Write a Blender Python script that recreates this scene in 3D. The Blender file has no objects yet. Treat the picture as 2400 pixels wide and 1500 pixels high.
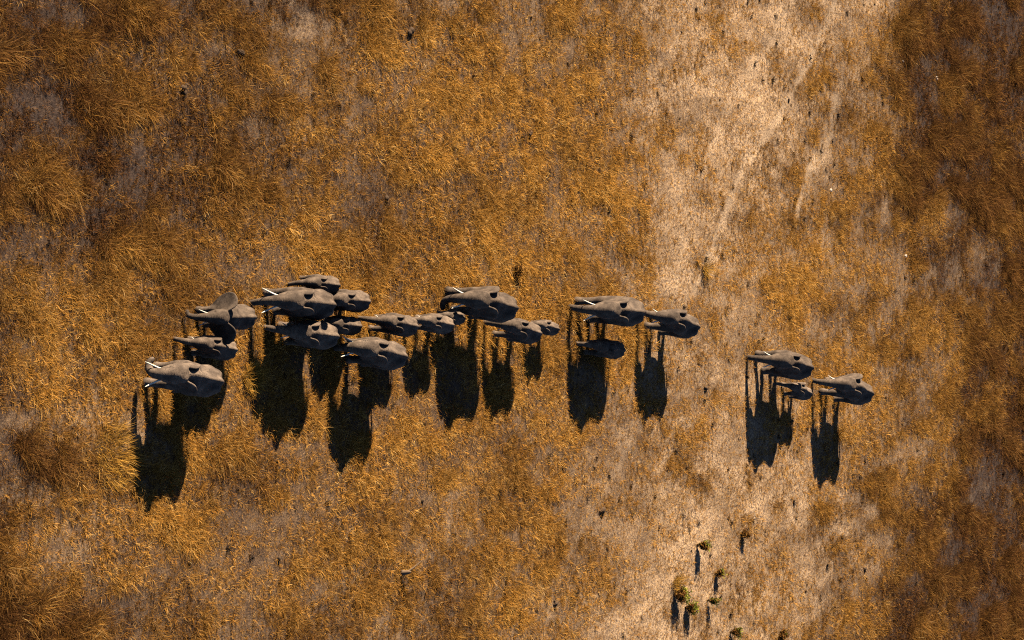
"""A herd of elephants crossing a dry savanna, seen from a low flying aircraft in late light."""
import bpy, bmesh, math, random, time
import numpy as np
from mathutils import Vector, Matrix

scene = bpy.context.scene
COL = scene.collection
PI = math.pi

# ---------------------------------------------------------------- camera
PITCH = math.radians(31.0)          # how far the lens looks down
FOCAL = 7700.0                      # focal length in pixels of a 2400 pixel wide frame
DIST = 162.0
CAM = np.array([-DIST * math.cos(PITCH), 0.0, DIST * math.sin(PITCH)])
RIGHT = np.array([math.sin(PITCH), 0, math.cos(PITCH)]); UP = np.array([0, 1.0, 0]); FWD = np.array([math.cos(PITCH), 0, -math.sin(PITCH)])
cam = bpy.data.cameras.new('camera'); cam.sensor_width = 36.0; cam.lens = 36.0 * FOCAL / 2400.0
cam.clip_start = 1.0; cam.clip_end = 9000.0
cam_ob = bpy.data.objects.new('camera', cam); COL.objects.link(cam_ob)
cam_ob.matrix_world = Matrix(((RIGHT[0], UP[0], -FWD[0], CAM[0]), (RIGHT[1], UP[1], -FWD[1], CAM[1]), (RIGHT[2], UP[2], -FWD[2], CAM[2]), (0, 0, 0, 1)))
scene.camera = cam_ob

# ---------------------------------------------------------------- sky, sun, exposure
SUN_EL = math.radians(24.8)
SUN_DIR = Vector((0.03 * math.cos(SUN_EL), math.cos(SUN_EL), math.sin(SUN_EL))).normalized()   # towards the sun
world = bpy.data.worlds.new('World'); scene.world = world; world.use_nodes = True
wn = world.node_tree
sky = wn.nodes.new('ShaderNodeTexSky'); sky.sky_type = 'NISHITA'; sky.sun_disc = False
sky.altitude = 2000; sky.air_density = .38; sky.dust_density = .1; sky.ozone_density = 1.5
sky.sun_elevation = SUN_EL; sky.sun_rotation = math.atan2(SUN_DIR.x, SUN_DIR.y)
wn.links.new(sky.outputs[0], wn.nodes['Background'].inputs[0]); wn.nodes['Background'].inputs[1].default_value = 0.05
sun = bpy.data.lights.new('sun', 'SUN'); sun.energy = 5.0; sun.angle = math.radians(0.5); sun.color = (1.0, 0.84, 0.62)
sun_ob = bpy.data.objects.new('sun', sun); COL.objects.link(sun_ob)
sun_ob.rotation_euler = SUN_DIR.to_track_quat('Z', 'Y').to_euler(); sun_ob.location = (0, 60, 40)
scene.view_settings.view_transform = 'Standard'; scene.view_settings.look = 'None'
scene.view_settings.exposure = 1.68; scene.view_settings.gamma = 1.0; scene.view_settings.use_curve_mapping = False
scene.cycles.use_denoising = False; scene.cycles.filter_width = 1.1
scene.cycles.max_bounces = 5; scene.cycles.diffuse_bounces = 0; scene.cycles.transmission_bounces = 3; scene.cycles.transparent_max_bounces = 4

# ---------------------------------------------------------------- helpers
def ground_point(u, v, z=0.0):
    """the point at height z that the photograph shows at (u, v)"""
    d = FWD * FOCAL + RIGHT * (u - 1200.0) + UP * (750.0 - v)
    return CAM + d * ((z - CAM[2]) / d[2])

def picture_point(X, Y):
    """where a point of the ground is seen in the photograph"""
    x, y = X - CAM[0], Y - CAM[1]; z = -CAM[2]
    dep = FWD[0] * x + FWD[2] * z
    return 1200.0 + FOCAL * (RIGHT[0] * x + RIGHT[2] * z) / dep, 750.0 - FOCAL * y / dep

def describe(o, label=None, cat=None, group=None, kind=None):
    for k, val in (('label', label), ('category', cat), ('group', group), ('kind', kind)):
        if val: o[k] = val
    return o

def thing(name, loc, rz=0.0, parent=None):
    o = bpy.data.objects.new(name, None); COL.objects.link(o)
    o.location = loc; o.rotation_euler = (0, 0, rz); o.empty_display_size = .3
    if parent: o.parent = parent
    return o

def mesh_object(name, mesh, mat, parent=None):
    o = bpy.data.objects.new(name, mesh); COL.objects.link(o)
    if mat and not mesh.materials: mesh.materials.append(mat)
    if parent: o.parent = parent
    return o

def quick_mesh(name, V, F, smooth=True):
    """mesh from numpy arrays of triangles or quads"""
    m = bpy.data.meshes.new(name)
    V = np.asarray(V, np.float32); F = np.asarray(F, np.int32)
    m.vertices.add(len(V)); m.vertices.foreach_set('co', V.ravel())
    k = F.shape[1]
    m.loops.add(F.size); m.loops.foreach_set('vertex_index', F.ravel())
    m.polygons.add(len(F)); m.polygons.foreach_set('loop_start', np.arange(len(F), dtype=np.int32) * k)
    m.update(calc_edges=True)
    m.polygons.foreach_set('use_smooth', np.full(len(F), smooth))
    return m

def value_noise(x, y, seed):
    """smooth noise in 0..1"""
    rs = np.random.RandomState(seed); tab = rs.rand(256, 256)
    xi, yi = np.floor(x).astype(int), np.floor(y).astype(int)
    fx, fy = x - xi, y - yi
    fx = fx * fx * (3 - 2 * fx); fy = fy * fy * (3 - 2 * fy)
    g = lambda i, j: tab[(xi + i) & 255, (yi + j) & 255]
    return (g(0, 0) * (1 - fx) + g(1, 0) * fx) * (1 - fy) + (g(0, 1) * (1 - fx) + g(1, 1) * fx) * fy

def fbm(x, y, seed, octaves=4, gain=.5):
    s = 0; a = 1.0; t = 0
    for o in range(octaves):
        s = s + a * value_noise(x * 2 ** o + 17.3 * o, y * 2 ** o + 5.1 * o, seed + o); t += a; a *= gain
    return s / t

class Nodes:
    def __init__(self, name):
        self.m = bpy.data.materials.new(name); self.m.use_nodes = True
        self.t = self.m.node_tree; self.t.nodes.clear()
        self.out = self.n('ShaderNodeOutputMaterial')
    def n(self, kind, **kw):
        x = self.t.nodes.new(kind)
        for k, v in kw.items(): setattr(x, k, v)
        return x
    def l(self, a, b): self.t.links.new(a, b)
    def noise(self, vec, scale, detail=4, rough=.55):
        x = self.n('ShaderNodeTexNoise'); x.inputs['Scale'].default_value = scale; x.inputs['Detail'].default_value = detail; x.inputs['Roughness'].default_value = rough
        if vec is not None: self.l(vec, x.inputs['Vector'])
        return x.outputs['Fac']
    def ramp(self, fac, stops):
        x = self.n('ShaderNodeValToRGB'); e = x.color_ramp.elements
        while len(e) < len(stops): e.new(.5)
        for i, (p, c) in enumerate(stops): e[i].position = p; e[i].color = (*c, 1) if len(c) == 3 else c
        self.l(fac, x.inputs[0]); return x.outputs[0]
    def mix(self, fac, a, b):
        x = self.n('ShaderNodeMix', data_type='RGBA'); 
        for s, v in ((x.inputs[0], fac), (x.inputs[6], a), (x.inputs[7], b)):
            if hasattr(v, 'node'): self.l(v, s)
            else: s.default_value = v if not isinstance(v, tuple) else (*v, 1)
        return x.outputs[2]
    def math(self, op, a, b=0.0, clamp=False):
        x = self.n('ShaderNodeMath', operation=op, use_clamp=clamp)
        for s, v in ((x.inputs[0], a), (x.inputs[1], b)):
            if hasattr(v, 'node'): self.l(v, s)
            else: s.default_value = v
        return x.outputs[0]

# ---------------------------------------------------------------- vegetation map of the plain
# how thick the grass stands (0 bare pale soil .. 1 deep grass) and how brown it is (0 golden .. 1 dark brown, with a vignette painted into the corners),
# laid out over the ground in patches and then broken up with noise
GX = np.arange(0, 2401, 200.0); GY = np.arange(0, 1501, 250.0)
THICK = np.array([
    [.84, .82, .74, .64, .60, .52, .62, .62, .28, .16, .28, .80, .84],
    [.80, .84, .76, .66, .58, .66, .88, .58, .24, .18, .48, .76, .84],
    [.76, .80, .80, .85, .80, .86, .82, .54, .27, .36, .62, .70, .78],
    [.70, .78, .82, .88, .82, .80, .84, .64, .44, .50, .56, .60, .76],
    [.66, .46, .72, .72, .70, .75, .70, .58, .38, .38, .52, .58, .80],
    [.66, .54, .66, .70, .64, .60, .58, .46, .17, .20, .48, .78, .82],
    [.82, .74, .60, .62, .60, .60, .58, .42, .17, .24, .58, .78, .84]])
BROWN_VIGNETTE = np.array([
    [1.0, .98, .86, .74, .60, .45, .30, .30, .18, .15, .26, .98, 1.1],
    [.92, .78, .64, .62, .50, .25, .15, .22, .18, .15, .36, .94, 1.05],
    [.74, .56, .42, .32, .25, .12, .12, .18, .15, .15, .40, .78, 1.0],
    [.62, .36, .26, .16, .12, .10, .08, .13, .15, .18, .30, .54, .95],
    [.62, .32, .22, .17, .17, .17, .17, .17, .15, .15, .27, .48, .95],
    [.82, .48, .32, .27, .27, .27, .27, .22, .15, .15, .30, .80, 1.0],
    [1.0, .78, .57, .42, .40, .36, .32, .28, .18, .18, .44, .92, 1.1]])

def lookup(tab, u, v):
    x = np.clip(u, 0, 2399.9) / 200.0; y = np.clip(v, 0, 1499.9) / 250.0
    i, j = x.astype(int), y.astype(int); fx, fy = x - i, y - j
    fx = fx * fx * (3 - 2 * fx); fy = fy * fy * (3 - 2 * fy)
    far = np.clip(np.maximum(np.maximum(-u, u - 2400) - 120, np.maximum(-v, v - 1500) - 120) / 260, 0, 1)
    far = far * far * (3 - 2 * far); mid = float(tab.mean())
    val = (tab[j, i] * (1 - fx) + tab[j, i + 1] * fx) * (1 - fy) + (tab[j + 1, i] * (1 - fx) + tab[j + 1, i + 1] * fx) * fy
    return val * (1 - far) + mid * far      # beyond the part in view the plain goes on as its average

# worn animal trails and wheel tracks: polylines over the ground, width in metres, strength
TRAILS = [([(1990, -60), (1900, 130), (1850, 230), (1800, 310), (1740, 400), (1700, 500), (1665, 590), (1630, 680)], .42, .5),
          ([(1925, 340), (1895, 400), (1880, 450), (1868, 500)], .45, .5),
          ([(1500, 1000), (1440, 1110), (1370, 1230), (1330, 1310), (1290, 1410), (1260, 1520)], .4, .2),
          ([(1880, -60), (1800, 110), (1700, 260), (1640, 420), (1610, 520), (1585, 650)], .6, .25),
          ([(1960, 240), (1945, 320), (1900, 400)], .8, .42)]
TRAILS_W = [(np.array([ground_point(*q)[:2] for q in pts]), w, s) for pts, w, s in TRAILS]

def trail_strength(X, Y):
    out = np.zeros(X.shape)
    wob = (value_noise(X * .35, Y * .35, 91) - .5) * .8
    for P, w, s in TRAILS_W:
        d = np.full(X.shape, 1e9)
        for i in range(len(P) - 1):
            ex, ey = P[i + 1] - P[i]; L = ex * ex + ey * ey
            t = np.clip(((X - P[i][0]) * ex + (Y - P[i][1]) * ey) / L, 0, 1)
            d = np.minimum(d, np.hypot(X - P[i][0] - t * ex, (Y - P[i][1] - t * ey) + wob * .4))
        out = np.maximum(out, s * np.exp(-(d / (w * .7)) ** 2))
    return out * np.clip(.35 + 1.1 * fbm(X * .6, Y * 1.2, 93, 3), 0, 1.1)

def warp(X, Y):
    return (fbm(X * .10, Y * .22, 5, 4, .6) - .5) * 330, (fbm(X * .10, Y * .22, 9, 4, .6) - .5) * 260

def vegetation(X, Y):
    """thickness, brownness (painted vignette included) and trail wear of the ground at X, Y"""
    u, v = picture_point(X, Y)
    wx, wy = warp(X, Y)
    th = lookup(THICK, u + wx, v + wy); br = lookup(BROWN_VIGNETTE, u + wx, v + wy)
    n1 = fbm(X * .16 + 3, Y * .32 + 8, 21, 3); n2 = fbm(X * .5, Y * 1.05, 31, 3)
    br0 = np.clip(br, 0, 1)
    th = np.clip(th + (n1 - .5) * (.7 + .7 * br0) + (n2 - .5) * 1.1, 0, 1)
    br = np.clip(br * 1.05 + (fbm(X * .17, Y * .34, 41, 4, .6) - .5) * 1.35 + (n2 - .5) * .3, 0, 1)
    tr = trail_strength(X, Y)
    return np.clip(th - tr * .9, 0, 1), br, tr

# ---------------------------------------------------------------- ground
def build_ground():
    fx0, fx1 = ground_point(-240, 750)[0], ground_point(2640, 750)[0]
    xs = np.arange(fx0, fx1, .13); ys = np.arange(-25, 25, .13)
    far = np.array([6, 16, 40, 100, 240, 600, 1500, 4000.])
    xs = np.r_[(fx0 - far)[::-1], xs, fx1 + far]; ys = np.r_[(-25 - far)[::-1], ys, 25 + far]
    X, Y = np.meshgrid(xs, ys, indexing='ij')
    th, br, tr = vegetation(X, Y)
    Z = (fbm(X * .5, Y * .5, 61, 4) - .5) * .10 + (fbm(X * 2.6, Y * 2.6, 71, 3, .7) - .5) * .06 - tr * .035
    inner = (X > fx0 - 7) & (X < fx1 + 7) & (np.abs(Y) < 32)
    Z = np.where(inner, Z, 0)
    n, k = X.shape
    V = np.stack([X, Y, Z], -1).reshape(-1, 3)
    i = np.arange(n - 1)[:, None] * k + np.arange(k - 1)[None, :]
    F = np.stack([i, i + k, i + k + 1, i + 1], -1).reshape(-1, 4)
    m = quick_mesh('ground', V, F)
    u, v = picture_point(X, Y)
    wx, wy = warp(X, Y)
    pl = 1 - lookup(THICK, u + wx, v + wy)
    pl = np.clip(pl * .80 + (1 - th) * .13 + (fbm(X * .45, Y * .95, 77, 4, .65) - .5) * .8 * np.clip(pl * 2 - .5, 0, 1), 0, 1)
    for nm, val in (('bare', pl), ('brown', br), ('trail', tr)):
        a = m.attributes.new(nm, 'FLOAT', 'POINT'); a.data.foreach_set('value', val.ravel().astype(np.float32))
    M = Nodes('dry_soil_and_litter')
    geo = M.n('ShaderNodeNewGeometry'); pos = geo.outputs['Position']
    A = {nm: M.n('ShaderNodeAttribute', attribute_name=nm).outputs['Fac'] for nm in ('bare', 'brown', 'trail')}
    pale = M.ramp(M.noise(pos, 7.0, 5, .7), [(.35, (.06, .046, .042)), (.44, (.25, .175, .125)), (.53, (.49, .335, .205)), (.66, (.63, .435, .245))])
    litter = M.ramp(M.noise(pos, 9.0, 5, .7), [(.34, (.030, .022, .020)), (.5, (.105, .064, .039)), (.66, (.24, .14, .065))])
    dark = M.ramp(M.noise(pos, 6.0, 5, .7), [(.32, (.020, .015, .015)), (.52, (.055, .038, .032)), (.7, (.11, .072, .05))])
    lit = M.mix(A['brown'], litter, dark)  # soil darkens with the brown map, painted vignette included
    big = M.noise(pos, .8, 4, .6)
    f = M.math('ADD', A['bare'], M.math('MULTIPLY', M.math('SUBTRACT', big, .5), .45))
    f = M.math('MULTIPLY', M.math('SUBTRACT', f, .30), 1.7, True)
    pale = M.mix(M.math('MULTIPLY', M.math('SUBTRACT', M.noise(pos, 15.0, 2, .6), .56), 6.0, True), pale, (.50, .26, .07))
    c = M.mix(f, lit, pale)
    c = M.mix(M.math('MULTIPLY', A['trail'], .6), c, (.48, .36, .25))
    b = M.n('ShaderNodeBsdfPrincipled'); M.l(c, b.inputs['Base Color']); b.inputs['Roughness'].default_value = .95; b.inputs['Specular IOR Level'].default_value = .1
    bp = M.n('ShaderNodeBump'); bp.inputs['Strength'].default_value = .9; bp.inputs['Distance'].default_value = .05
    M.l(M.math('ADD', M.noise(pos, 9.0, 4, .7), M.math('MULTIPLY', M.noise(pos, 28.0, 3, .6), .4)), bp.inputs['Height']); M.l(bp.outputs[0], b.inputs['Normal'])
    M.l(b.outputs[0], M.out.inputs[0])
    o = mesh_object('ground', m, M.m)
    describe(o, 'dry savanna plain of pale soil between thick grass', kind='structure')
    return o
build_ground()

# ---------------------------------------------------------------- grass
def grass_material():
    M = Nodes('dry_grass_blades')
    tone = M.n('ShaderNodeAttribute', attribute_name='tone', attribute_type='INSTANCER').outputs['Fac']
    var = M.n('ShaderNodeAttribute', attribute_name='blade').outputs['Fac']
    rnd = M.n('ShaderNodeObjectInfo').outputs['Random']
    mixv = M.math('ADD', M.math('MULTIPLY', var, .6), M.math('MULTIPLY', rnd, .4))
    gold = M.ramp(mixv, [(.05, (.17, .075, .016)), (.28, (.41, .175, .026)), (.52, (.66, .315, .060)), (.76, (.78, .45, .125)), (.95, (.84, .62, .31))])
    brown = M.ramp(mixv, [(.05, (.026, .012, .007)), (.4, (.075, .032, .013)), (.75, (.18, .078, .025)), (.98, (.38, .19, .07))])
    c = M.mix(tone, gold, brown)  # tone holds browner grass plus the vignette painted towards the frame corners
    d = M.n('ShaderNodeBsdfDiffuse'); M.l(c, d.inputs[0])
    t = M.n('ShaderNodeBsdfTranslucent'); M.l(c, t.inputs[0])
    x = M.n('ShaderNodeMixShader'); x.inputs[0].default_value = .28; M.l(d.outputs[0], x.inputs[1]); M.l(t.outputs[0], x.inputs[2])
    M.l(x.outputs[0], M.out.inputs[0])
    return M.m
GRASS = grass_material()
def char_material():
    M = Nodes('charred_stems')
    c = M.ramp(M.n('ShaderNodeAttribute', attribute_name='blade').outputs['Fac'], [(.1, (.012, .010, .010)), (.9, (.045, .034, .028))])
    d = M.n('ShaderNodeBsdfDiffuse'); M.l(c, d.inputs[0]); M.l(d.outputs[0], M.out.inputs[0]); return M.m
CHAR = char_material()

def blade_arrays(rng, n, radius, length, width, splay, lean=(0, 0), seg=3):
    """n curved tapering blades as triangles, with a shade value per blade"""
    V = []; F = []; S = []
    for _ in range(n):
        a = rng.uniform(0, 2 * PI); r = radius * math.sqrt(rng.random())
        bx, by = r * math.cos(a), r * math.sin(a)
        L = length * rng.uniform(.45, 1.1); w = width * rng.uniform(.6, 1.3)
        oa = a + rng.gauss(0, .9); tilt = abs(rng.gauss(splay, splay * .45))
        dx, dy = math.cos(oa) * tilt + lean[0], math.sin(oa) * tilt + lean[1]
        fa = rng.uniform(0, PI); wx, wy = math.cos(fa) * w / 2, math.sin(fa) * w / 2
        droop = rng.uniform(.1, .9); sh = rng.random(); b0 = len(V)
        for i in range(seg + 1):
            t = i / seg; q = t * t
            hx = bx + L * (dx * t * .55 + dx * q * .75); hy = by + L * (dy * t * .55 + dy * q * .75)
            hz = L * (t - droop * tilt * .55 * q) * .92 - (.03 if i == 0 else 0)
            if i < seg:
                k = 1 - .55 * t
                V += [(hx - wx * k, hy - wy * k, hz), (hx + wx * k, hy + wy * k, hz)]; S += [sh * (.7 + .3 * t)] * 2
            else:
                V.append((hx, hy, hz)); S.append(sh)
        for i in range(seg - 1):
            p = b0 + 2 * i
            F += [(p, p + 1, p + 3), (p, p + 3, p + 2)]
        p = b0 + 2 * (seg - 1); F.append((p, p + 1, p + 2))
    return V, F, S

def blade_mesh(name, *a, mat=None, **k):
    V, F, S = blade_arrays(*a, **k)
    m = quick_mesh(name, V, F, False)
    at = m.attributes.new('blade', 'FLOAT', 'POINT'); at.data.foreach_set('value', np.array(S, np.float32))
    m.materials.append(mat or GRASS)
    return m

def scatter(name, label, meshes, P, rot, scl, tilt, tone, pick):
    """one object: a cloud of points with a tuft stood on each of them"""
    m = bpy.data.meshes.new(name); m.vertices.add(len(P)); m.vertices.foreach_set('co', P.astype(np.float32).ravel())
    for nm, val in (('scl', scl), ('tone', tone)):
        a = m.attributes.new(nm, 'FLOAT', 'POINT'); a.data.foreach_set('value', val.astype(np.float32))
    a = m.attributes.new('pick', 'INT', 'POINT'); a.data.foreach_set('value', pick.astype(np.int32))
    a = m.attributes.new('rot', 'FLOAT_VECTOR', 'POINT'); a.data.foreach_set('vector', np.stack([tilt[:, 0], tilt[:, 1], rot], 1).astype(np.float32).ravel())
    o = mesh_object(name, m, None)
    lib = bpy.data.collections.new(name + '_tufts')
    for i, t in enumerate(meshes):
        lib.objects.link(bpy.data.objects.new('tuft_%02d' % i, t))
    g = bpy.data.node_groups.new(name, 'GeometryNodeTree')
    g.interface.new_socket('Geometry', in_out='INPUT', socket_type='NodeSocketGeometry'); g.interface.new_socket('Geometry', in_out='OUTPUT', socket_type='NodeSocketGeometry')
    N = g.nodes.new; i_ = N('NodeGroupInput'); o_ = N('NodeGroupOutput')
    ci = N('GeometryNodeCollectionInfo'); ci.inputs[0].default_value = lib; ci.inputs['Separate Children'].default_value = True; ci.inputs['Reset Children'].default_value = True
    ip = N('GeometryNodeInstanceOnPoints'); ip.inputs['Pick Instance'].default_value = True
    def attr(nm, ty):
        x = N('GeometryNodeInputNamedAttribute'); x.data_type = ty; x.inputs[0].default_value = nm; return x.outputs['Attribute']
    L = g.links.new
    L(i_.outputs[0], ip.inputs['Points']); L(ci.outputs[0], ip.inputs['Instance']); L(attr('pick', 'INT'), ip.inputs['Instance Index'])
    er = N('FunctionNodeEulerToRotation'); L(attr('rot', 'FLOAT_VECTOR'), er.inputs[0]); L(er.outputs[0], ip.inputs['Rotation'])
    L(attr('scl', 'FLOAT'), ip.inputs['Scale']); L(ip.outputs[0], o_.inputs[0])
    md = o.modifiers.new('tufts', 'NODES'); md.node_group = g
    describe(o, label, kind='stuff')
    return o

def build_grass():
    rng = random.Random(4); rs = np.random.RandomState(8)
    x0, x1 = ground_point(-220, 750)[0], ground_point(2620, 750)[0]
    def grid(step):
        X, Y = np.meshgrid(np.arange(x0, x1, step), np.arange(-25, 25, step), indexing='ij')
        X = (X + rs.uniform(-.6, .6, X.shape) * step).ravel(); Y = (Y + rs.uniform(-.6, .6, Y.shape) * step).ravel()
        u, v = picture_point(X, Y)
        k = (v > -260) & (v < 1760)
        return X[k], Y[k]
    # tall grass
    X, Y = grid(.14)
    th, br, tr = vegetation(X, Y)
    clump = fbm(X * .75, Y * 1.2, 101, 3, .6)
    coarse = fbm(X * .30, Y * .62, 111, 3, .6)
    w = np.clip((br - .40) * 2.4, 0, .9)
    clump = clump * (1 - w) + ((coarse - .5) * 1.5 + .5) * w
    prob = np.clip((th - .20) * 1.25, 0, .9) * np.clip((clump - .41) * 6.0, .03, 1)
    k = rs.rand(len(X)) < prob
    X, Y, th, br, clump = X[k], Y[k], th[k], br[k], clump[k]
    n = len(X)
    tall = [blade_mesh('fine_tuft', rng, 26, .12, .31, .0125, .65 + .25 * (i % 3), lean=(.08, .02)) for i in range(9)] + [blade_mesh('tall_tuft', rng, 40, .19, .37, .0115, .7 + .25 * (i % 3), lean=(.06, .02)) for i in range(6)]
    s = (.32 + .95 * th * clump * 1.3 + np.clip(br - .45, 0, 1) * .9 * np.clip(clump, 0, 1)) * rs.uniform(.55, 1.25, n)
    wind = (fbm(X * .2, Y * .2, 131, 2) - .5) * 2.2
    P = np.stack([X, Y, np.full(n, -.03)], 1)
    scatter('tall_dry_grass', 'tall tangled golden and brown grass covering the plain', tall, P, rs.uniform(-1.5, 1.5, n) + wind, s,
            rs.normal(0, .16, (n, 2)), np.clip(br + rs.normal(0, .22, n), 0, 1), np.where(rs.rand(n) < .10 + .5 * np.clip((br - .35) * 2, 0, 1), rs.randint(9, 15, n), rs.randint(0, 9, n)))
    print('tall', n)
    # short stubble
    X, Y = grid(.17)
    th, br, tr = vegetation(X, Y)
    f = fbm(X * .9, Y * 1.7, 151, 3, .6)
    prob = np.clip(.50 + th * .5 + (f - .5) * 1.2 - tr * .8, .04, .95)
    k = rs.rand(len(X)) < prob
    X, Y, th, br = X[k], Y[k], th[k], br[k]; n = len(X)
    short = [blade_mesh('short_tuft', rng, 14, .075, .22, .018, .9) for i in range(6)]
    s = rs.uniform(.45, 1.25, n) * (.7 + .6 * th)
    P = np.stack([X, Y, np.full(n, -.02)], 1)
    scatter('short_dry_stubble', 'short sparse straw stubble on the pale soil', short, P, rs.uniform(0, 6.28, n), s,
            rs.normal(0, .2, (n, 2)), np.clip(br + rs.normal(.05, .18, n), 0, 1), rs.randint(0, 6, n))
    print('short', n)
    # charred stubs and dark litter
    X, Y = grid(.95)
    k = (rs.rand(len(X)) < .42) & (fbm(X * .5, Y, 171, 2) > .42); X, Y = X[k], Y[k]; n = len(X)
    stub = [blade_mesh('charred_tuft', rng, 30, .10, .16, .03, .5, mat=CHAR) for i in range(5)]
    scatter('charred_stubs', 'scattered small black charred grass stubs', stub, np.stack([X, Y, np.full(n, -.02)], 1), rs.uniform(0, 6.28, n), rs.uniform(.4, 1.25, n) ** 1.5,
            rs.normal(0, .2, (n, 2)), np.ones(n), rs.randint(0, 5, n))
build_grass()


# ---------------------------------------------------------------- implicit surface tools
class Field:
    """A signed distance field on a regular grid; shapes are blended in with a smooth minimum."""
    def __init__(self, lo, hi, cell):
        self.lo = np.array(lo, np.float32); self.cell = cell
        n = np.ceil((np.array(hi) - np.array(lo)) / cell).astype(int) + 1
        self.n = n
        self.ax = [self.lo[i] + cell * np.arange(n[i], dtype=np.float32) for i in range(3)]
        self.f = np.full(n, 1.0, np.float32)

    def sub(self, lo, hi, pad):
        s = []
        for i in range(3):
            a = int(np.clip(math.floor((lo[i] - pad - self.lo[i]) / self.cell), 0, self.n[i] - 1))
            b = int(np.clip(math.ceil((hi[i] + pad - self.lo[i]) / self.cell) + 1, a + 1, self.n[i]))
            s.append(slice(a, b))
        return tuple(s), self.ax[0][s[0]][:, None, None], self.ax[1][s[1]][None, :, None], self.ax[2][s[2]][None, None, :]

    def blend(self, s, d, k):
        g = self.f[s]
        if k > 0:
            h = np.maximum(k - np.abs(g - d), 0) / k
            self.f[s] = np.minimum(g, d) - h * h * k * 0.25
        else:
            self.f[s] = np.minimum(g, d)

    def cone(self, a, ra, b, rb, k=0.04):
        a = np.array(a, float); b = np.array(b, float)
        r = max(ra, rb)
        s, X, Y, Z = self.sub(np.minimum(a, b) - r, np.maximum(a, b) + r, 0.09)
        ba = b - a; L = float(ba @ ba) + 1e-9
        t = np.clip(((X - a[0]) * ba[0] + (Y - a[1]) * ba[1] + (Z - a[2]) * ba[2]) / L, 0, 1)
        d = np.sqrt((X - a[0] - t * ba[0]) ** 2 + (Y - a[1] - t * ba[1]) ** 2 + (Z - a[2] - t * ba[2]) ** 2) - (ra + (rb - ra) * t)
        self.blend(s, d.astype(np.float32), k)

    def chain(self, pts, k=0.04, sub=3):
        """pts = (x, y, z, r) control points; a smooth curve runs through them"""
        p = np.array(pts, float)
        q = np.vstack([2 * p[0] - p[1], p, 2 * p[-1] - p[-2]])
        out = []
        for i in range(1, len(q) - 2):
            for j in range(sub):
                t = j / sub
                out.append(0.5 * (2 * q[i] + (q[i + 1] - q[i - 1]) * t + (2 * q[i - 1] - 5 * q[i] + 4 * q[i + 1] - q[i + 2]) * t * t
                                  + (3 * q[i] - q[i - 1] - 3 * q[i + 1] + q[i + 2]) * t ** 3))
        out.append(q[-2])
        for i in range(len(out) - 1):
            self.cone(out[i][:3], out[i][3], out[i + 1][:3], out[i + 1][3], k)
        return out

    def ball(self, c, r, k=0.05, R=None):
        c = np.array(c, float); r = np.array(r, float); m = r.max()
        s, X, Y, Z = self.sub(c - m, c + m, 0.09)
        x, y, z = X - c[0], Y - c[1], Z - c[2]
        if R is not None:
            x, y, z = (R[0][0] * x + R[1][0] * y + R[2][0] * z, R[0][1] * x + R[1][1] * y + R[2][1] * z, R[0][2] * x + R[1][2] * y + R[2][2] * z)
        k0 = np.sqrt((x / r[0]) ** 2 + (y / r[1]) ** 2 + (z / r[2]) ** 2)
        k1 = np.sqrt((x / r[0] ** 2) ** 2 + (y / r[1] ** 2) ** 2 + (z / r[2] ** 2) ** 2) + 1e-6
        self.blend(s, (k0 * (k0 - 1) / k1).astype(np.float32), k)

    def mesh(self):
        """surface nets: one vertex per crossed cell, one quad per crossed edge"""
        f = self.f; neg = f < 0
        n = np.array(f.shape) - 1
        cnt = np.zeros(n, np.int8); pos = np.zeros((*n, 3), np.float32)
        I = [slice(0, -1), slice(1, None)]
        for axis in range(3):
            oth = [i for i in range(3) if i != axis]
            for o1 in (0, 1):
                for o2 in (0, 1):
                    sa = [None] * 3; sb = [None] * 3
                    sa[axis] = I[0]; sb[axis] = I[1]
                    sa[oth[0]] = sb[oth[0]] = I[o1]; sa[oth[1]] = sb[oth[1]] = I[o2]
                    fa, fb = f[tuple(sa)], f[tuple(sb)]
                    m = neg[tuple(sa)] != neg[tuple(sb)]
                    w = np.where(m, fa / np.where(m, fa - fb, 1), 0)
                    cnt += m
                    pos[..., axis] += np.where(m, w, 0)
                    pos[..., oth[0]] += m * o1
                    pos[..., oth[1]] += m * o2
        act = cnt > 0
        idx = -np.ones(n, np.int64); idx[act] = np.arange(act.sum())
        base = np.argwhere(act)
        V = (base + pos[act] / cnt[act][:, None]) * self.cell + self.lo
        F = []
        for axis in range(3):
            u, v = (axis + 1) % 3, (axis + 2) % 3
            sa = [slice(1, -1)] * 3; sb = [slice(1, -1)] * 3
            sa[axis] = slice(0, -1); sb[axis] = slice(1, None)
            A, B = neg[tuple(sa)], neg[tuple(sb)]
            for flip, M in ((False, A & ~B), (True, ~A & B)):
                e = np.argwhere(M)
                if not len(e): continue
                off = np.ones(3, int); off[axis] = 0
                e = e + off
                q = []
                for du, dv in ((0, 0), (-1, 0), (-1, -1), (0, -1)):
                    c = e.copy(); c[:, u] += du; c[:, v] += dv
                    q.append(idx[c[:, 0], c[:, 1], c[:, 2]])
                q = np.stack(q, 1)
                F.append(q[:, ::-1] if flip else q)
        return V, np.vstack(F)

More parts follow.
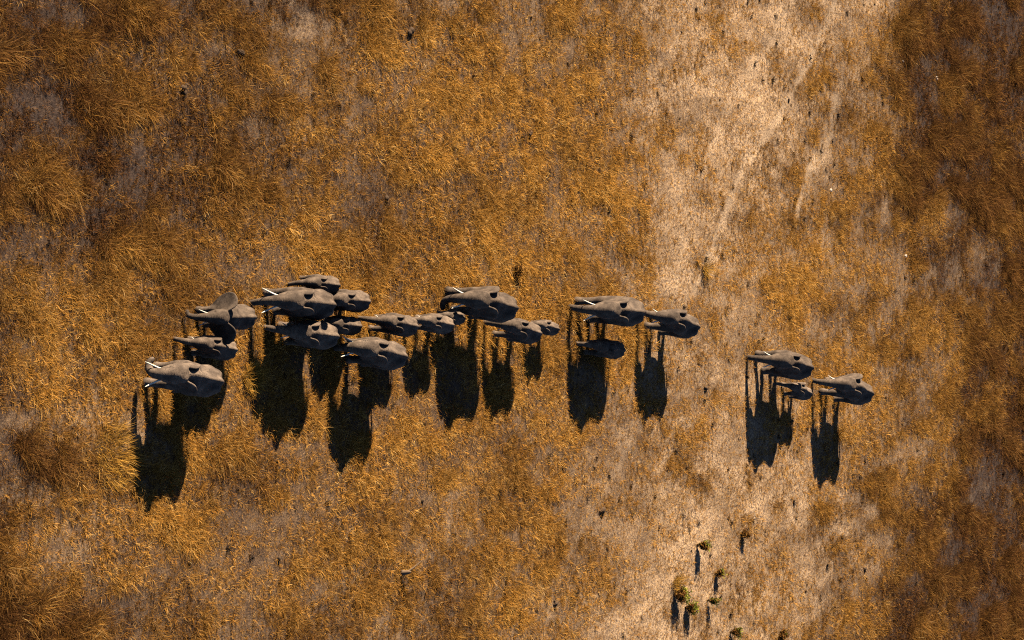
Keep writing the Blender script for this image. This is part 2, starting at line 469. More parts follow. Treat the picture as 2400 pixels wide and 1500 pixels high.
def polygon_distance(P, a, b):
    """signed distance to a closed polygon, negative inside"""
    d = np.full(a.shape, 1e9, np.float32); ins = np.zeros(a.shape, bool)
    for i in range(len(P)):
        x0, y0 = P[i]; x1, y1 = P[(i + 1) % len(P)]
        ex, ey = x1 - x0, y1 - y0
        t = np.clip(((a - x0) * ex + (b - y0) * ey) / (ex * ex + ey * ey), 0, 1)
        d = np.minimum(d, (a - x0 - t * ex) ** 2 + (b - y0 - t * ey) ** 2)
        if abs(ey) > 1e-9:
            c = ((y0 <= b) != (y1 <= b)) & (a < (b - y0) / ey * ex + x0)
            ins ^= c
    d = np.sqrt(d)
    return np.where(ins, -d, d)

def smooth_closed(P, n=3):
    P = np.array(P, float)
    for _ in range(n - 1):
        Q = np.empty((2 * len(P), 2)); N = np.roll(P, -1, 0)
        Q[0::2] = .75 * P + .25 * N; Q[1::2] = .25 * P + .75 * N
        P = Q
    return P

EAR = np.array([.80, .94]) * smooth_closed([(-.03, .02), (.02, .13), (.13, .20), (.27, .185), (.385, .10), (.42, -.03), (.37, -.17), (.28, -.30), (.17, -.42), (.105, -.40), (.07, -.26), (-.02, -.12)])

BX = np.array([-.655, -.62, -.58, -.515, -.43, -.30, -.11, .08, .23, .36, .45, .52])
BT = np.array([.735, .790, .845, .905, .955, .955, .930, .955, .985, .975, .93, .84])
BB = np.array([.690, .600, .520, .455, .425, .415, .395, .390, .415, .49, .58, .68])
BW = np.array([.004, .075, .14, .20, .236, .258, .268, .252, .215, .165, .12, .05]) * .955

def elephant_field(p):
    """p: pose parameters, all lengths in units of the shoulder height"""
    cell = p.get('cell', .0118)
    er, el = math.radians(p.get('ear_r', 24) - (5 if p.get('ear_r', 24) < 45 else 0)), math.radians(p.get('ear_l', 24))
    hy = math.radians(p.get('head_yaw', 0)); hp = math.radians(p.get('head_pitch', -9))
    piv = np.array([.42, 0, .84])
    cy, sy, cp, sp = math.cos(hy), math.sin(hy), math.cos(hp), math.sin(hp)
    RH = np.array([[cy, -sy, 0], [sy, cy, 0], [0, 0, 1]]) @ np.array([[cp, 0, -sp], [0, 1, 0], [sp, 0, cp]])
    drop = p.get('drop', .06)
    def T(q):
        q = np.array(q[:3], float)
        return piv + RH @ (q - piv) - np.array([0, 0, drop * min(max(q[2] / .6, 0), 1)])
    tr = [np.r_[T(q), q[3] * .9] for q in p['trunk']]
    ext = [q[:3] for q in tr]
    lo = np.array([-.85, -.42, -.03]); hi = np.array([.95, .42, 1.14])
    for q in ext: lo = np.minimum(lo, q - .1); hi = np.maximum(hi, q + .1)
    sw = max(math.sin(el), math.sin(er)) * .42 + .27
    sw += abs(sy) * .2
    lo[1] = min(lo[1], -sw); hi[1] = max(hi[1], sw); lo[2] = -.03
    fx = [p['feet'][i] for i in range(4)]
    hi[0] = max(hi[0], .2 + max(fx[0], fx[1]) + .16); lo[0] = min(lo[0], -.42 + min(fx[2], fx[3]) - .16)
    F = Field(lo, hi, cell)
    belly = p.get('belly', 1.0)
    # trunk of the body: a loft of ridged sections
    s, X, Y, Z = F.sub((-.72, -.34, .34), (.54, .34, 1.02), .02)
    xs = np.clip(X.ravel(), BX[0], BX[-1])
    def cub(t):
        # smooth interpolation of the section tables
        xx = np.linspace(BX[0], BX[-1], 200); yy = np.interp(xx, BX, t)
        kern = np.hanning(15); kern /= kern.sum()
        ys = np.convolve(np.pad(yy, 7, mode='edge'), kern, 'valid')
        return np.interp(xs, xx, ys)[:, None, None]
    zt, zb, w = cub(BT), cub(BB), cub(BW) * belly
    zc = zb + (zt - zb) * .46
    hu, hd = zt - zc, zc - zb
    t = (Z - zc)
    up = t > 0
    tz = np.where(up, t / np.maximum(hu, .01), -t / np.maximum(hd, .01))
    pw = np.where(up, 1.16 + .22 * np.clip((X + .25) / .5, 0, 1), 2.15)
    r = (np.abs(Y / w) ** pw + tz ** pw) ** (1 / pw)
    sc = np.minimum(np.minimum(w, hd), .22)
    d = (r - 1) * sc
    over = np.maximum(np.abs(X - np.clip(X, BX[0], BX[-1])), 0)
    d = np.sqrt(np.maximum(d, 0) ** 2 + over ** 2) + np.minimum(d, 0)
    F.blend(s, d.astype(np.float32), 0)
    # spine, hip points, shoulder blades
    F.chain([(-.62, 0, .765, .022), (-.525, 0, .870, .022), (-.41, 0, .935, .02), (-.28, 0, .942, .02), (-.10, 0, .922, .02), (.12, 0, .945, .03), (.3, 0, .955, .06)], k=.04, sub=4)
    for sgn in (1, -1):
        F.ball((-.41, sgn * .13, .79), (.15, .06, .10), k=.12)
        F.ball((.20, sgn * .15, .74), (.13, .08, .19), k=.07)
        F.ball((-.44, sgn * .14, .62), (.15, .085, .2), k=.08)
    # legs: front right, front left, hind right, hind left
    for i, (bx, sgn) in enumerate(((.2, -1), (.2, 1), (-.43, -1), (-.43, 1))):
        o = fx[i]; lift = p.get('lift', (0, 0, 0, 0))[i]
        if i < 2:
            F.chain([(bx + .02, sgn * .155, .66, .105), (bx + .02 + o * .35, sgn * .16, .46, .085), (bx + o * .62 + lift * .35, sgn * .155, .27, .064), (bx + o, sgn * .15, .10 + lift, .060), (bx + o + .012, sgn * .15, .04 + lift, .074)], k=.035)
        else:
            F.chain([(bx + .03, sgn * .14, .64, .135), (bx + .06 + o * .3, sgn * .15, .46, .10), (bx + .02 + o * .62 + lift * .3, sgn * .15, .27, .065), (bx - .01 + o, sgn * .145, .11 + lift, .058), (bx + .005 + o, sgn * .145, .04 + lift, .070)], k=.035)
    # neck and head
    F.chain([(.28, 0, .79, .175), tuple(T((.45, 0, .80))) + (.145,), tuple(T((.56, 0, .82))) + (.14,)], k=.07, sub=2)
    F.ball(T((.585, 0, .895)), (.15, .128, .145), k=.07, R=RH)
    F.ball(T((.66, 0, .80)), (.12, .125, .16), k=.06, R=RH)
    for sgn in (1, -1):
        F.ball(T((.565, sgn * .07, .965)), (.085, .075, .07), k=.05, R=RH)      # twin domes of the crown
        F.ball(T((.60, sgn * .115, .76)), (.085, .05, .10), k=.05, R=RH)        # cheeks
        F.ball(T((.70, sgn * .085, .70)), (.075, .05, .09), k=.05, R=RH)        # tusk sheaths
        F.ball(T((.665, sgn * .125, .835)), (.045, .022, .03), k=.03, R=RH)     # brow over the eye
    F.ball(T((.63, 0, .63)), (.09, .06, .07), k=.06, R=RH)                      # lower jaw
    F.chain([tuple(q) for q in tr], k=.035, sub=4)
    # ears
    for sgn, th in ((1, el), (-1, er)):
        yaw_dir = RH @ np.array([-math.cos(th), sgn * math.sin(th), -.10])
        a = yaw_dir / np.linalg.norm(yaw_dir)
        tilt = p.get('ear_tilt', .05)
        b = RH @ np.array([.10, -sgn * tilt, 1.0]); b = b - a * (a @ b); b /= np.linalg.norm(b)
        nn = np.cross(a, b) * sgn                                   # points forward and outward
        h0 = T((.475, sgn * .115, .885))
        sz = p.get('ear_size', 1.0)
        corners = np.array([h0 + a * i * sz + b * j * sz + nn * kx for i in (-.04, .45) for j in (-.44, .22) for kx in (-.12, .12)])
        s, X, Y, Z = F.sub(corners.min(0), corners.max(0), .03)
        x, y, z = X - h0[0], Y - h0[1], Z - h0[2]
        A = (a[0] * x + a[1] * y + a[2] * z) / sz; Bc = (b[0] * x + b[1] * y + b[2] * z) / sz; N = nn[0] * x + nn[1] * y + nn[2] * z
        curl = p.get('ear_curl', .10)
        up = np.maximum(Bc - .06, 0)
        N = N - curl * (A - .12) ** 2 + .016 * np.sin(Bc * 13 + 1) * np.clip(A * 3, 0, 1) + 2.2 * up ** 2 + .0
        d2 = polygon_distance(EAR, A + 0 * N, Bc + 0 * N) * sz
        th_ = .021 - .006 * np.clip(A / .3, 0, 1)
        d = np.sqrt(np.maximum(d2 + .010, 0) ** 2 + N * N) - th_
        F.blend(s, d.astype(np.float32), .028)
    # tail
    tx = p.get('tail', 0.0)
    F.chain([(-.615, 0, .79, .034), (-.675, tx * .1, .70, .024), (-.695, tx * .5, .56, .017), (-.69, tx, .43, .0145)], k=.03, sub=3)
    # flat soles
    F.f = np.maximum(F.f, -F.ax[2][None, None, :])
    return F, T, RH

def tube_mesh(name, pts, seg=8):
    P = [Vector(q[:3]) for q in pts]; V = []; Fc = []
    for i, q in enumerate(P):
        d = (P[min(i + 1, len(P) - 1)] - P[max(i - 1, 0)]).normalized()
        u = d.cross(Vector((0, 0, 1)) if abs(d.z) < .9 else Vector((0, 1, 0))).normalized(); v = d.cross(u)
        for j in range(seg):
            t = 2 * math.pi * j / seg
            V.append(q + (u * math.cos(t) + v * math.sin(t)) * pts[i][3])
    for i in range(len(P) - 1):
        for j in range(seg):
            a, b = i * seg + j, i * seg + (j + 1) % seg
            Fc.append((a, b, b + seg, a + seg))
    Fc.append(tuple(range(seg))[::-1]); Fc.append(tuple(range((len(P) - 1) * seg, len(P) * seg)))
    m = bpy.data.meshes.new(name); m.from_pydata(V, [], Fc); m.update()
    m.polygons.foreach_set('use_smooth', [True] * len(m.polygons))
    return m

def curve_pts(ctrl, sub=5):
    p = np.array(ctrl, float); q = np.vstack([2 * p[0] - p[1], p, 2 * p[-1] - p[-2]]); out = []
    for i in range(1, len(q) - 2):
        for j in range(sub):
            t = j / sub
            out.append(0.5 * (2 * q[i] + (q[i + 1] - q[i - 1]) * t + (2 * q[i - 1] - 5 * q[i] + 4 * q[i + 1] - q[i + 2]) * t * t + (3 * q[i] - q[i - 1] - 3 * q[i + 1] + q[i + 2]) * t ** 3))
    out.append(q[-2])
    return out

def trunk_down(fwd=0.0, side=0.0, lift=0.0, curl=0.0):
    """trunk hanging from the face; fwd and side move the tip, lift raises it, curl bends the last part sideways"""
    fwd += .10
    return [(.70, 0, .80, .115), (.755, 0, .70, .100), (.80 + .2 * fwd, side * .08, .585 + .1 * lift, .083), (.835 + .45 * fwd, side * .25, .45 + .3 * lift, .068),
            (.85 + .7 * fwd, side * .5, .31 + .6 * lift, .055), (.855 + .9 * fwd, side * .8 + curl * .25, .18 + .85 * lift, .045), (.865 + 1.0 * fwd, side + curl * .8, .085 + lift, .038), (.885 + 1.0 * fwd, side + curl * 1.4, .045 + lift, .033)]

# ---------------------------------------------------------------- elephants
def skin_material(name, specks=0.0):
    M = Nodes(name)
    tc = M.n('ShaderNodeTexCoord').outputs['Object']
    rnd = M.n('ShaderNodeObjectInfo').outputs['Random']
    mottled = M.noise(tc, 2.2, 8, .68)
    c = M.ramp(mottled, [(.30, (.040, .029, .023)), (.48, (.090, .066, .050)), (.66, (.172, .126, .093))])
    fine = M.noise(tc, 30.0, 4, .6)
    c = M.mix(M.math('MULTIPLY', M.math('SUBTRACT', fine, .45), 1.2, True), c, (.07, .058, .05))
    hue = M.n('ShaderNodeHueSaturation'); M.l(c, hue.inputs['Color']); M.l(M.math('ADD', M.math('MULTIPLY', rnd, .35), .82), hue.inputs['Value'])
    c = hue.outputs[0]
    if specks:
        sp = M.noise(tc, 17.0, 3, .7); area = M.noise(tc, 1.1, 1, .5)
        k = M.math('MULTIPLY', M.math('GREATER_THAN', sp, .605), M.math('GREATER_THAN', area, .52))
        c = M.mix(M.math('MULTIPLY', k, specks), c, (.02, .017, .016))
    b = M.n('ShaderNodeBsdfPrincipled'); M.l(c, b.inputs['Base Color']); b.inputs['Roughness'].default_value = .82; b.inputs['Specular IOR Level'].default_value = .1
    # fine cracked wrinkles plus broad folds
    w = M.n('ShaderNodeTexWave', wave_type='BANDS', bands_direction='Z'); w.inputs['Scale'].default_value = 5.0; w.inputs['Distortion'].default_value = 9.0; w.inputs['Detail'].default_value = 3.0; M.l(tc, w.inputs['Vector'])
    h = M.math('ADD', M.math('MULTIPLY', w.outputs['Fac'], .5), M.noise(tc, 13.0, 5, .65))
    bp = M.n('ShaderNodeBump'); bp.inputs['Strength'].default_value = .35; bp.inputs['Distance'].default_value = .03
    M.l(h, bp.inputs['Height']); M.l(bp.outputs[0], b.inputs['Normal'])
    M.l(b.outputs[0], M.out.inputs[0])
    return M.m
SKIN = skin_material('elephant_skin'); SKIN_MUD = skin_material('elephant_skin_with_mud_specks', .9)
def plain(name, col, rough=.5, spec=.4):
    M = Nodes(name)
    n = M.noise(M.n('ShaderNodeTexCoord').outputs['Object'], 12.0, 4)
    c = M.ramp(n, [(.3, tuple(v * .72 for v in col)), (.7, col)])
    b = M.n('ShaderNodeBsdfPrincipled'); M.l(c, b.inputs['Base Color']); b.inputs['Roughness'].default_value = rough; b.inputs['Specular IOR Level'].default_value = spec
    M.l(b.outputs[0], M.out.inputs[0]); return M.m
IVORY = plain('ivory', (.80, .74, .62), .35); EYE = plain('dark_eye', (.02, .014, .01), .15, .6); HAIR = plain('tail_hair', (.025, .02, .018), .7)

def build_elephant(u, v, H, yaw, label, mud=False, tusk=1.0, **pose):
    """u, v: where the photograph shows the rump; H: shoulder height; yaw: turn of the walk towards the right flank, degrees"""
    rz = PI + math.radians(yaw)
    rump = ground_point(u, v, .88 * H)
    c, s = math.cos(rz), math.sin(rz)
    loc = (rump[0] - H * (-.545 * c), rump[1] - H * (-.545 * s), 0.0)
    F, T, RH = elephant_field(pose)
    V, Q = F.mesh()
    m = quick_mesh('elephant', V * H, Q)
    e = mesh_object('elephant', m, SKIN_MUD if mud else SKIN)
    e.location = loc; e.rotation_euler = (0, 0, rz)
    describe(e, label, 'elephant', 'elephants walking across the plain')
    if tusk > 0:                                        # pale curved tusks beside the trunk
        for sg in (1, -1):
            k = tusk * .74
            pts = [(.70, sg * .088, .665, .018), (.745, sg * .10, .585, .0175), (.745 + .085 * k, sg * (.10 + .05 * k), .585 - .085 * k, .0155), (.745 + .20 * k, sg * (.10 + .10 * k), .585 - .12 * k, .0115), (.745 + .30 * k, sg * (.10 + .125 * k), .585 - .09 * k, .004)]
            w = [np.r_[T(q) * H, q[3] * H * (.55 + .45 * k)] for q in pts]
            mesh_object('tusk', tube_mesh('tusk', curve_pts(w), 10), IVORY, e)
    for sg in (1, -1):
        bm = bmesh.new(); bmesh.ops.create_icosphere(bm, subdivisions=2, radius=.013 * H)
        me = bpy.data.meshes.new('eye'); bm.to_mesh(me); bm.free()
        o = mesh_object('eye', me, EYE, e); o.location = Vector(T((.682, sg * .138, .812)) * H)
    rng = random.Random(int(u)); tx = pose.get('tail', 0.0)
    hv, hf = [], []
    for i in range(26):
        a = rng.uniform(0, 2 * PI); r = .012; b = len(hv)
        p = np.array([-.69 + r * math.cos(a), tx + r * math.sin(a), .47 - rng.random() * .05]); q = p + np.array([rng.gauss(0, .012), rng.gauss(0, .014), -.10 - rng.random() * .07])
        hv += [p * H - [0, .004 * H, 0], p * H + [0, .004 * H, 0], q * H]; hf.append((b, b + 1, b + 2))
    mesh_object('tail_tuft', quick_mesh('tail_tuft', hv, hf, False), HAIR, e)
    return e

HERD = [
    # rump position, shoulder height, turn, label, pose
    (523, 896, 2.5, -9, 'big elephant with curled trunk and muddy back at the lower left of the herd',
        dict(mud=True, tusk=1.15, ear_l=50, ear_r=14, head_yaw=9, feet=(.02, .24, -.05, .10), tail=.06,
             trunk=[(.70, 0, .80, .115), (.755, 0, .70, .1), (.79, -.005, .59, .083), (.80, -.02, .49, .069), (.805, -.06, .405, .057), (.80, -.13, .365, .047), (.785, -.20, .37, .04), (.75, -.25, .41, .034)])),
    (600, 743, 2.0, 0, 'elephant with both ears spread wide like wings',
        dict(tusk=.75, ear_l=74, ear_r=58, ear_curl=1.1, ear_size=1.4, head_yaw=2, feet=(.20, -.06, -.05, .1), tail=.05,
             trunk=[(.70, 0, .80, .115), (.76, 0, .69, .098), (.82, 0, .57, .08), (.87, -.01, .45, .064), (.92, -.02, .34, .052), (.96, -.05, .25, .043), (.985, -.09, .21, .037), (.98, -.14, .22, .032)])),
    (556, 821, 1.75, -8, 'shaded young elephant between the wide-eared one and the curled trunk one',
        dict(tusk=.3, ear_l=26, ear_r=24, head_yaw=-2, feet=(.1, -.1, -.1, .1), trunk=trunk_down(.05, -.08))),
    (797, 669, 1.55, -4, 'small tuskless elephant at the top edge of the cluster',
        dict(tusk=0, ear_l=18, ear_r=18, head_yaw=3, feet=(.08, -.05, -.1, .1), trunk=trunk_down(.03, .06))),
    (786, 715, 2.5, -4, 'large elephant with long white tusks in the middle of the cluster',
        dict(tusk=1.25, ear_l=24, ear_r=24, head_yaw=3, feet=(.2, -.08, -.1, .06), trunk=trunk_down(-.04, .04))),
    (868, 707, 1.85, -3, 'stocky young elephant right behind the large long-tusked one',
        dict(tusk=.3, ear_l=22, ear_r=16, head_yaw=2, feet=(.05, -.08, -.1, .1), trunk=trunk_down(0, 0))),
    (794, 789, 2.2, -5, 'elephant half in the shadow of the large long-tusked one',
        dict(tusk=.6, ear_l=30, ear_r=32, head_yaw=-2, feet=(.12, -.1, .08, -.1), trunk=trunk_down(0, -.06))),
    (848, 765, 1.55, -4, 'mostly shaded calf under the stocky young elephant',
        dict(tusk=0, ear_l=26, ear_r=26, feet=(.08, -.08, -.1, .1), trunk=trunk_down(0, 0))),
    (954, 837, 2.45, -9, 'muddy backed elephant with thick trunk and white tusks lowest in the cluster',
        dict(mud=True, tusk=1.0, ear_l=26, ear_r=14, head_yaw=2, feet=(.05, -.05, -.1, .1),
             trunk=[(.70, 0, .80, .12), (.745, 0, .69, .105), (.775, 0, .57, .088), (.785, 0, .44, .072), (.775, 0, .31, .058), (.755, .0, .19, .048), (.74, .0, .10, .041), (.745, 0, .05, .035)])),
    (980, 766, 1.85, -7, 'slim young elephant touching the shaded calf with its trunk',
        dict(tusk=.35, ear_l=26, ear_r=22, head_yaw=0, feet=(-.05, .2, -.1, .1), trunk=trunk_down(.08, -.06))),
    (1064, 763, 1.62, -7, 'young elephant with a tiny calf at its rump',
        dict(tusk=.3, ear_l=24, ear_r=26, head_yaw=0, feet=(-.02, .1, -.1, .08), trunk=trunk_down(.02, -.05))),
    (1091, 747, 1.15, -6, 'tiny calf whose head hides behind a young elephant',
        dict(tusk=0, ear_l=40, ear_r=48, head_yaw=0, feet=(.08, -.08, -.1, .1), trunk=trunk_down(0, 0))),
    (1213, 724, 2.68, -9, 'elephant reaching its curved trunk far forward beside a lifted foot',
        dict(tusk=.95, ear_l=36, ear_r=34, head_yaw=4, feet=(.32, .06, -.05, .12),
             trunk=[(.70, 0, .80, .115), (.76, 0, .69, .1), (.81, 0, .575, .083), (.84, 0, .46, .067), (.86, .01, .34, .055), (.865, .04, .24, .046), (.85, .10, .18, .039), (.82, .17, .16, .034)])),
    (1269, 783, 2.0, -10, 'middle sized elephant with a small calf pressed against its rump',
        dict(tusk=.4, ear_l=28, ear_r=20, head_yaw=-2, feet=(0, .16, -.1, .08), trunk=trunk_down(.0, -.04))),
    (1311, 772, 1.28, -9, 'small calf pressed against the rump of a bigger elephant',
        dict(tusk=0, ear_l=44, ear_r=30, head_yaw=0, feet=(.05, -.05, -.1, .1), trunk=trunk_down(-.05, 0))),
    (1512, 732, 2.75, -3, 'large elephant in profile stride with its far foreleg stretched ahead',
        dict(tusk=1.0, ear_l=34, ear_r=26, head_yaw=5, feet=(.37, -.14, -.1, .16), trunk=trunk_down(-.06, -.06), tail=-.05)),
    (1465, 821, 1.75, -6, 'young elephant walking in the dark shadow of a large one',
        dict(tusk=0, ear_l=20, ear_r=18, head_yaw=-4, feet=(.02, .16, -.1, .1), trunk=trunk_down(0, -.04))),
    (1639, 768, 2.4, -12, 'elephant with speckled back following the striding large one',
        dict(mud=True, tusk=.6, ear_l=30, ear_r=26, head_yaw=3, feet=(-.05, .16, -.08, .1), lift=(0, 0, 0, 0), trunk=trunk_down(-.03, -.14))),
    (1905, 863, 2.68, -9, 'largest of the last three elephants, trunk reaching down in front',
        dict(tusk=.75, ear_l=28, ear_r=18, head_yaw=3, feet=(.22, -.13, -.1, .12), trunk=trunk_down(-.04, -.05))),
    (1903, 924, 1.5, -15, 'small calf between two grown elephants at the tail of the herd',
        dict(tusk=0, ear_l=34, ear_r=38, head_yaw=-2, feet=(.16, -.1, -.1, .1), trunk=trunk_down(.06, -.04))),
    (2046, 925, 2.6, -14, 'last elephant on the right with its ears held out',
        dict(tusk=.75, ear_l=34, ear_r=36, head_yaw=7, feet=(-.02, .17, -.1, .08),
             trunk=trunk_down(-.02, -.04, 0, -.03))),
]
t0 = time.time()
for u, v, H, yaw, label, pose in HERD:
    build_elephant(u, v, H, yaw, label, **pose)
print('herd', round(time.time() - t0, 1))

# ---------------------------------------------------------------- shrubs, tussocks, dung, stones
def leaf_material(name, stops):
    M = Nodes(name)
    var = M.n('ShaderNodeAttribute', attribute_name='blade').outputs['Fac']
    c = M.ramp(var, stops)
    d = M.n('ShaderNodeBsdfDiffuse'); M.l(c, d.inputs[0]); t = M.n('ShaderNodeBsdfTranslucent'); M.l(c, t.inputs[0])
    x = M.n('ShaderNodeMixShader'); x.inputs[0].default_value = .25; M.l(d.outputs[0], x.inputs[1]); M.l(t.outputs[0], x.inputs[2]); M.l(x.outputs[0], M.out.inputs[0])
    return M.m
LEAF_GREEN = leaf_material('green_leaves', [(.1, (.08, .095, .013)), (.55, (.20, .21, .026)), (.9, (.34, .32, .05))])
LEAF_RUST = leaf_material('rusty_leaves', [(.1, (.07, .030, .012)), (.55, (.17, .075, .020)), (.9, (.30, .15, .035))])
TWIG = leaf_material('brown_twigs', [(.1, (.05, .032, .022)), (.9, (.14, .085, .045))])

def tufts_mesh(name, tris, shade):
    V = np.array(tris).reshape(-1, 3); F = np.arange(len(V)).reshape(-1, 3)
    m = quick_mesh(name, V, F, False)
    a = m.attributes.new('blade', 'FLOAT', 'POINT'); a.data.foreach_set('value', np.repeat(np.array(shade, np.float32), 3))
    return m

def shrub(u, v, h, spread, n_stems, green, label, seed, lean=.15):
    spread *= 1.35; n_stems = int(n_stems * 1.3)
    rng = random.Random(seed)
    g = ground_point(u, v); root = thing('small_shrub', (g[0], g[1], 0)); describe(root, label, 'shrub', 'small shrubs on the pale soil')
    tw, ts, gl, gs, rl, rs_ = [], [], [], [], [], []
    for i in range(n_stems):
        a = rng.uniform(0, 2 * PI); r = spread * math.sqrt(rng.random()); L = h * rng.uniform(.6, 1.05)
        top = np.array([r * math.cos(a) + lean * h, r * math.sin(a), L]); base = np.array([r * .15 * math.cos(a), r * .15 * math.sin(a), -.03])
        mid = (base + top) / 2 + np.array([rng.gauss(0, .03), rng.gauss(0, .03), .06 * h])
        wd = .011
        for p, q in ((base, mid), (mid, top)):
            for s in (np.array([wd, 0, 0]), np.array([0, wd, 0])):
                tw += [p - s, p + s, q]; ts.append(rng.random())
                tw += [q - s * .6, q + s * .6, p]; ts.append(rng.random())
        for k in range(22):
            t = rng.uniform(.35, 1.05); c = (base * (1 - t) ** 2 + 2 * mid * t * (1 - t) + top * t * t) + np.array([rng.gauss(0, .05), rng.gauss(0, .05), rng.gauss(0, .03)])
            d = np.array([rng.gauss(0, 1), rng.gauss(0, 1), rng.gauss(.4, .8)]); d /= np.linalg.norm(d)
            w = np.cross(d, [rng.gauss(0, 1), rng.gauss(0, 1), rng.gauss(0, 1)]); w /= np.linalg.norm(w) + 1e-6
            ln, wl = rng.uniform(.09, .18), rng.uniform(.020, .042)
            tri = [c - w * wl, c + w * wl, c + d * ln]
            if rng.random() < green * (.35 + .9 * t) and c[0] > -.02: gl += tri; gs.append(rng.random())
            else: rl += tri; rs_.append(rng.random())
    mesh_object('twigs', tufts_mesh('twigs', tw, ts), TWIG, root)
    if gl: mesh_object('green_leaves', tufts_mesh('green_leaves', gl, gs), LEAF_GREEN, root)
    if rl: mesh_object('rusty_leaves', tufts_mesh('rusty_leaves', rl, rs_), LEAF_RUST, root)

shrub(1633, 1278, .72, .22, 22, .75, 'green and rusty shrub with a long thin shadow, uppermost of the left row of shrubs', 1)
shrub(1737, 1252, .42, .20, 16, .0, 'leafless brown shrub standing apart above the green ones', 2)
shrub(1678, 1342, .48, .20, 15, .6, 'small shrub leaning right, in the middle of the shrub row', 3)
shrub(1581, 1394, .70, .38, 44, .85, 'widest green shrub with a golden grass tuft behind it', 4)
shrub(1607, 1424, .56, .26, 26, .85, 'bushy green shrub just below the widest one', 5)
shrub(1657, 1408, .66, .18, 12, .55, 'thin sparse shrub with one green side branch', 6, .3)
shrub(1712, 1482, .60, .22, 22, .7, 'green shrub at the bottom edge of the picture', 7)
shrub(1826, 1490, .40, .26, 20, .15, 'low dark brown shrub at the bottom edge right of the green ones', 8)
shrub(1206, 634, .30, .24, 18, .0, 'dark bare bush in the grass above the gap in the herd', 9)

def tussock(u, v, n, length, radius, tone, label, seed, lean=(.35, 0), splay=.6):
    rng = random.Random(seed)
    V, F, S = blade_arrays(rng, n, radius, length, .02, splay, lean)
    m = quick_mesh('grass_tussock', V, F, False)
    a = m.attributes.new('blade', 'FLOAT', 'POINT'); a.data.foreach_set('value', np.array(S, np.float32))
    M = leaf_material('tussock_blades', tone)
    g = ground_point(u, v); o = mesh_object('grass_tussock', m, M); o.location = (g[0], g[1], 0)
    describe(o, label, 'grass tussock', 'tall grass tussocks')
GOLD = [(.05, (.26, .12, .02)), (.45, (.46, .235, .035)), (.95, (.68, .40, .11))]
BRN = [(.05, (.06, .03, .012)), (.5, (.17, .085, .025)), (.95, (.34, .18, .06))]
tussock(266, 1066, 900, .55, 1.3, GOLD, 'big golden tussock leaning over the shadow of the curled trunk elephant', 11)
tussock(585, 888, 500, .6, .6, GOLD, 'golden tussock right of the muddy backed elephant with curled trunk', 12)
tussock(1652, 632, 170, .7, .32, GOLD, 'small bright tussock beside the pale trail', 13, (.1, 0))
tussock(1584, 1372, 320, .6, .5, GOLD, 'golden tuft behind the widest green shrub', 14, (.1, 0))

def lump_mesh(name, seed, n, size, flat=.7):
    """a few rough lumps melted together"""
    rng = random.Random(seed); F = Field((-size * 2, -size * 2, -size * .5), (size * 2, size * 2, size * 1.8), size * .13)
    for i in range(n):
        a = rng.uniform(0, 2 * PI); r = 0 if i == 0 else size * rng.uniform(.4, .95); s = size * rng.uniform(.45, .75) * (1 if i == 0 else .75)
        F.ball((r * math.cos(a), r * math.sin(a), s * flat * .7 + (size * .3 if i > 3 else 0)), (s, s * rng.uniform(.8, 1.1), s * flat), k=size * .12)
    V, Q = F.mesh()
    nz = np.array([fbm(V[:, 0] / size * 3 + 50, V[:, 1] / size * 3 + V[:, 2] / size * 3 + 50, seed, 3)]).T - .5
    V = V * (1 + nz * .28)
    return quick_mesh(name, V, Q)
DUNG = plain('old_dung', (.085, .055, .035), .95, .1); STONE = plain('pale_stone', (.55, .48, .42), .85, .2); WOOD = plain('dead_wood', (.17, .115, .075), .9, .1)
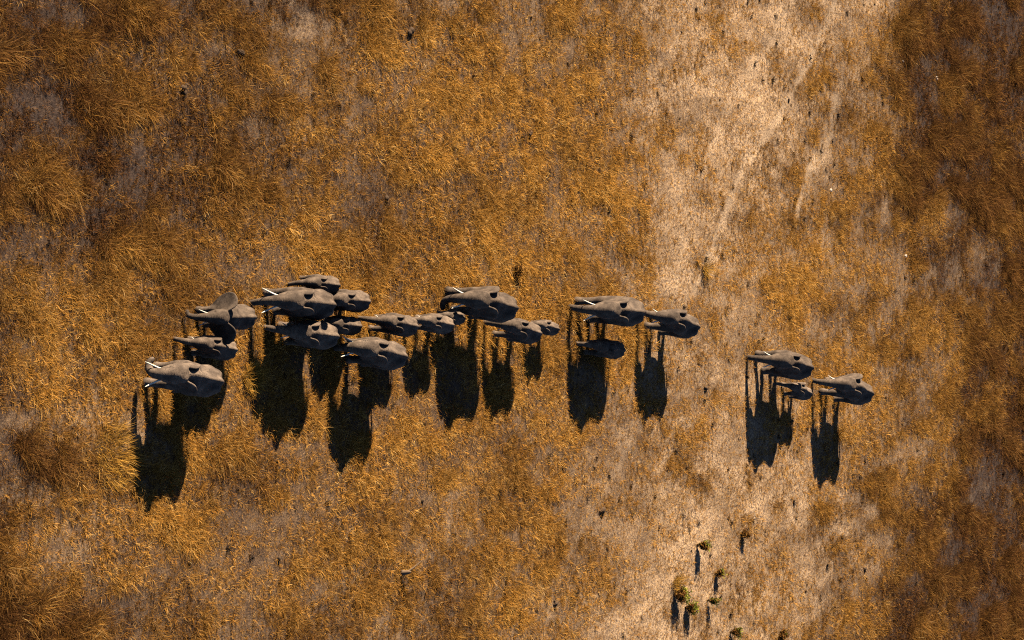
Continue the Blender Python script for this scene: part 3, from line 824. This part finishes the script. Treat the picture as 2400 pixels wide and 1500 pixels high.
dungs = [(430, 208, .27, 5, 'dark two-lobed dung heap with a rusty top in the upper left grass'), (562, 122, .22, 3, 'dung lump in the brown grass at the upper left, nearest the top edge'),
         (960, 71, .27, 2, 'single round dark dung ball near the top edge'), (904, 464, .17, 2, 'small black dung ball in the open grass above the herd'),
         (57, 688, .17, 3, 'dark dung pile by the left edge'), (1410, 1195, .24, 4, 'dung pile beside the faint trail below the herd'),
         (1649, 1297, .10, 2, 'smaller of two black dung bits between the shrubs'), (1664, 1301, .12, 3, 'larger of two black dung bits between the shrubs'),
         (1653, 909, .15, 3, 'dung pile on the pale ground left of the last three elephants'), (1856, 985, .17, 4, 'dung scatter beside the shadow of the small calf'),
         (988, 1173, .14, 3, 'dung bit alone in the lower middle grass'), (652, 1309, .16, 2, 'black dung ball low in the left grass'),
         (1300, 1415, .16, 4, 'dung pile at the bottom of the faint trail'), (1544, 1236, .14, 3, 'dung bit in the grass left of the shrubs'),
         (1240, 315, .17, 3, 'dung pile in the golden grass patch above the herd'), (2025, 1333, .17, 3, 'dark dung pile alone at the lower right'),
         (1620, 1290, .08, 2, 'tiny dung crumb at the foot of the uppermost shrub'), (1848, 236, .13, 3, 'dung on the edge of the main pale trail'),
         (1062, 1250, .16, 4, 'dung pile in the lower middle grass beside a twig')]
for i, (u, v, s, n, lab) in enumerate(dungs):
    g = ground_point(u, v); o = mesh_object('dung_pile', lump_mesh('dung_pile', 200 + i, n, s, .85), DUNG); o.location = (g[0], g[1], -.01); o.rotation_euler = (0, 0, i * 1.3)
    describe(o, lab, 'dung', 'elephant dung on the plain')
for i, (u, v, s, lab) in enumerate([(2196, 186, .17, 'pale stone in the dark brown grass at the upper right'), (2116, 144, .14, 'pale stone at the edge of the pale strip, upper right'),
                                    (2122, 600, .2, 'flat whitish stone in the grass above the last three elephants'), (1946, 446, .16, 'pale stone by the end of the short trail'), (16, 1298, .15, 'pale stone at the left edge')]):
    g = ground_point(u, v); o = mesh_object('pale_stone', lump_mesh('pale_stone', 300 + i, 2, s, .6), STONE); o.location = (g[0], g[1], -.02)
    describe(o, lab, 'stone', 'pale stones')
g = ground_point(940, 1342); st = thing('dead_stump', (g[0], g[1], 0)); describe(st, 'dead grey stump with one slanting branch in the lower middle grass', 'stump')
mesh_object('stump_base', tube_mesh('stump_base', curve_pts([(0, 0, -.05, .16), (.03, 0, .15, .12), (.08, .03, .36, .09), (.10, .05, .48, .04)]), 10), WOOD, st)
mesh_object('branch', tube_mesh('branch', curve_pts([(.06, .02, .25, .05), (.3, .2, .45, .04), (.55, .42, .62, .025), (.75, .6, .75, .012)]), 8), WOOD, st)
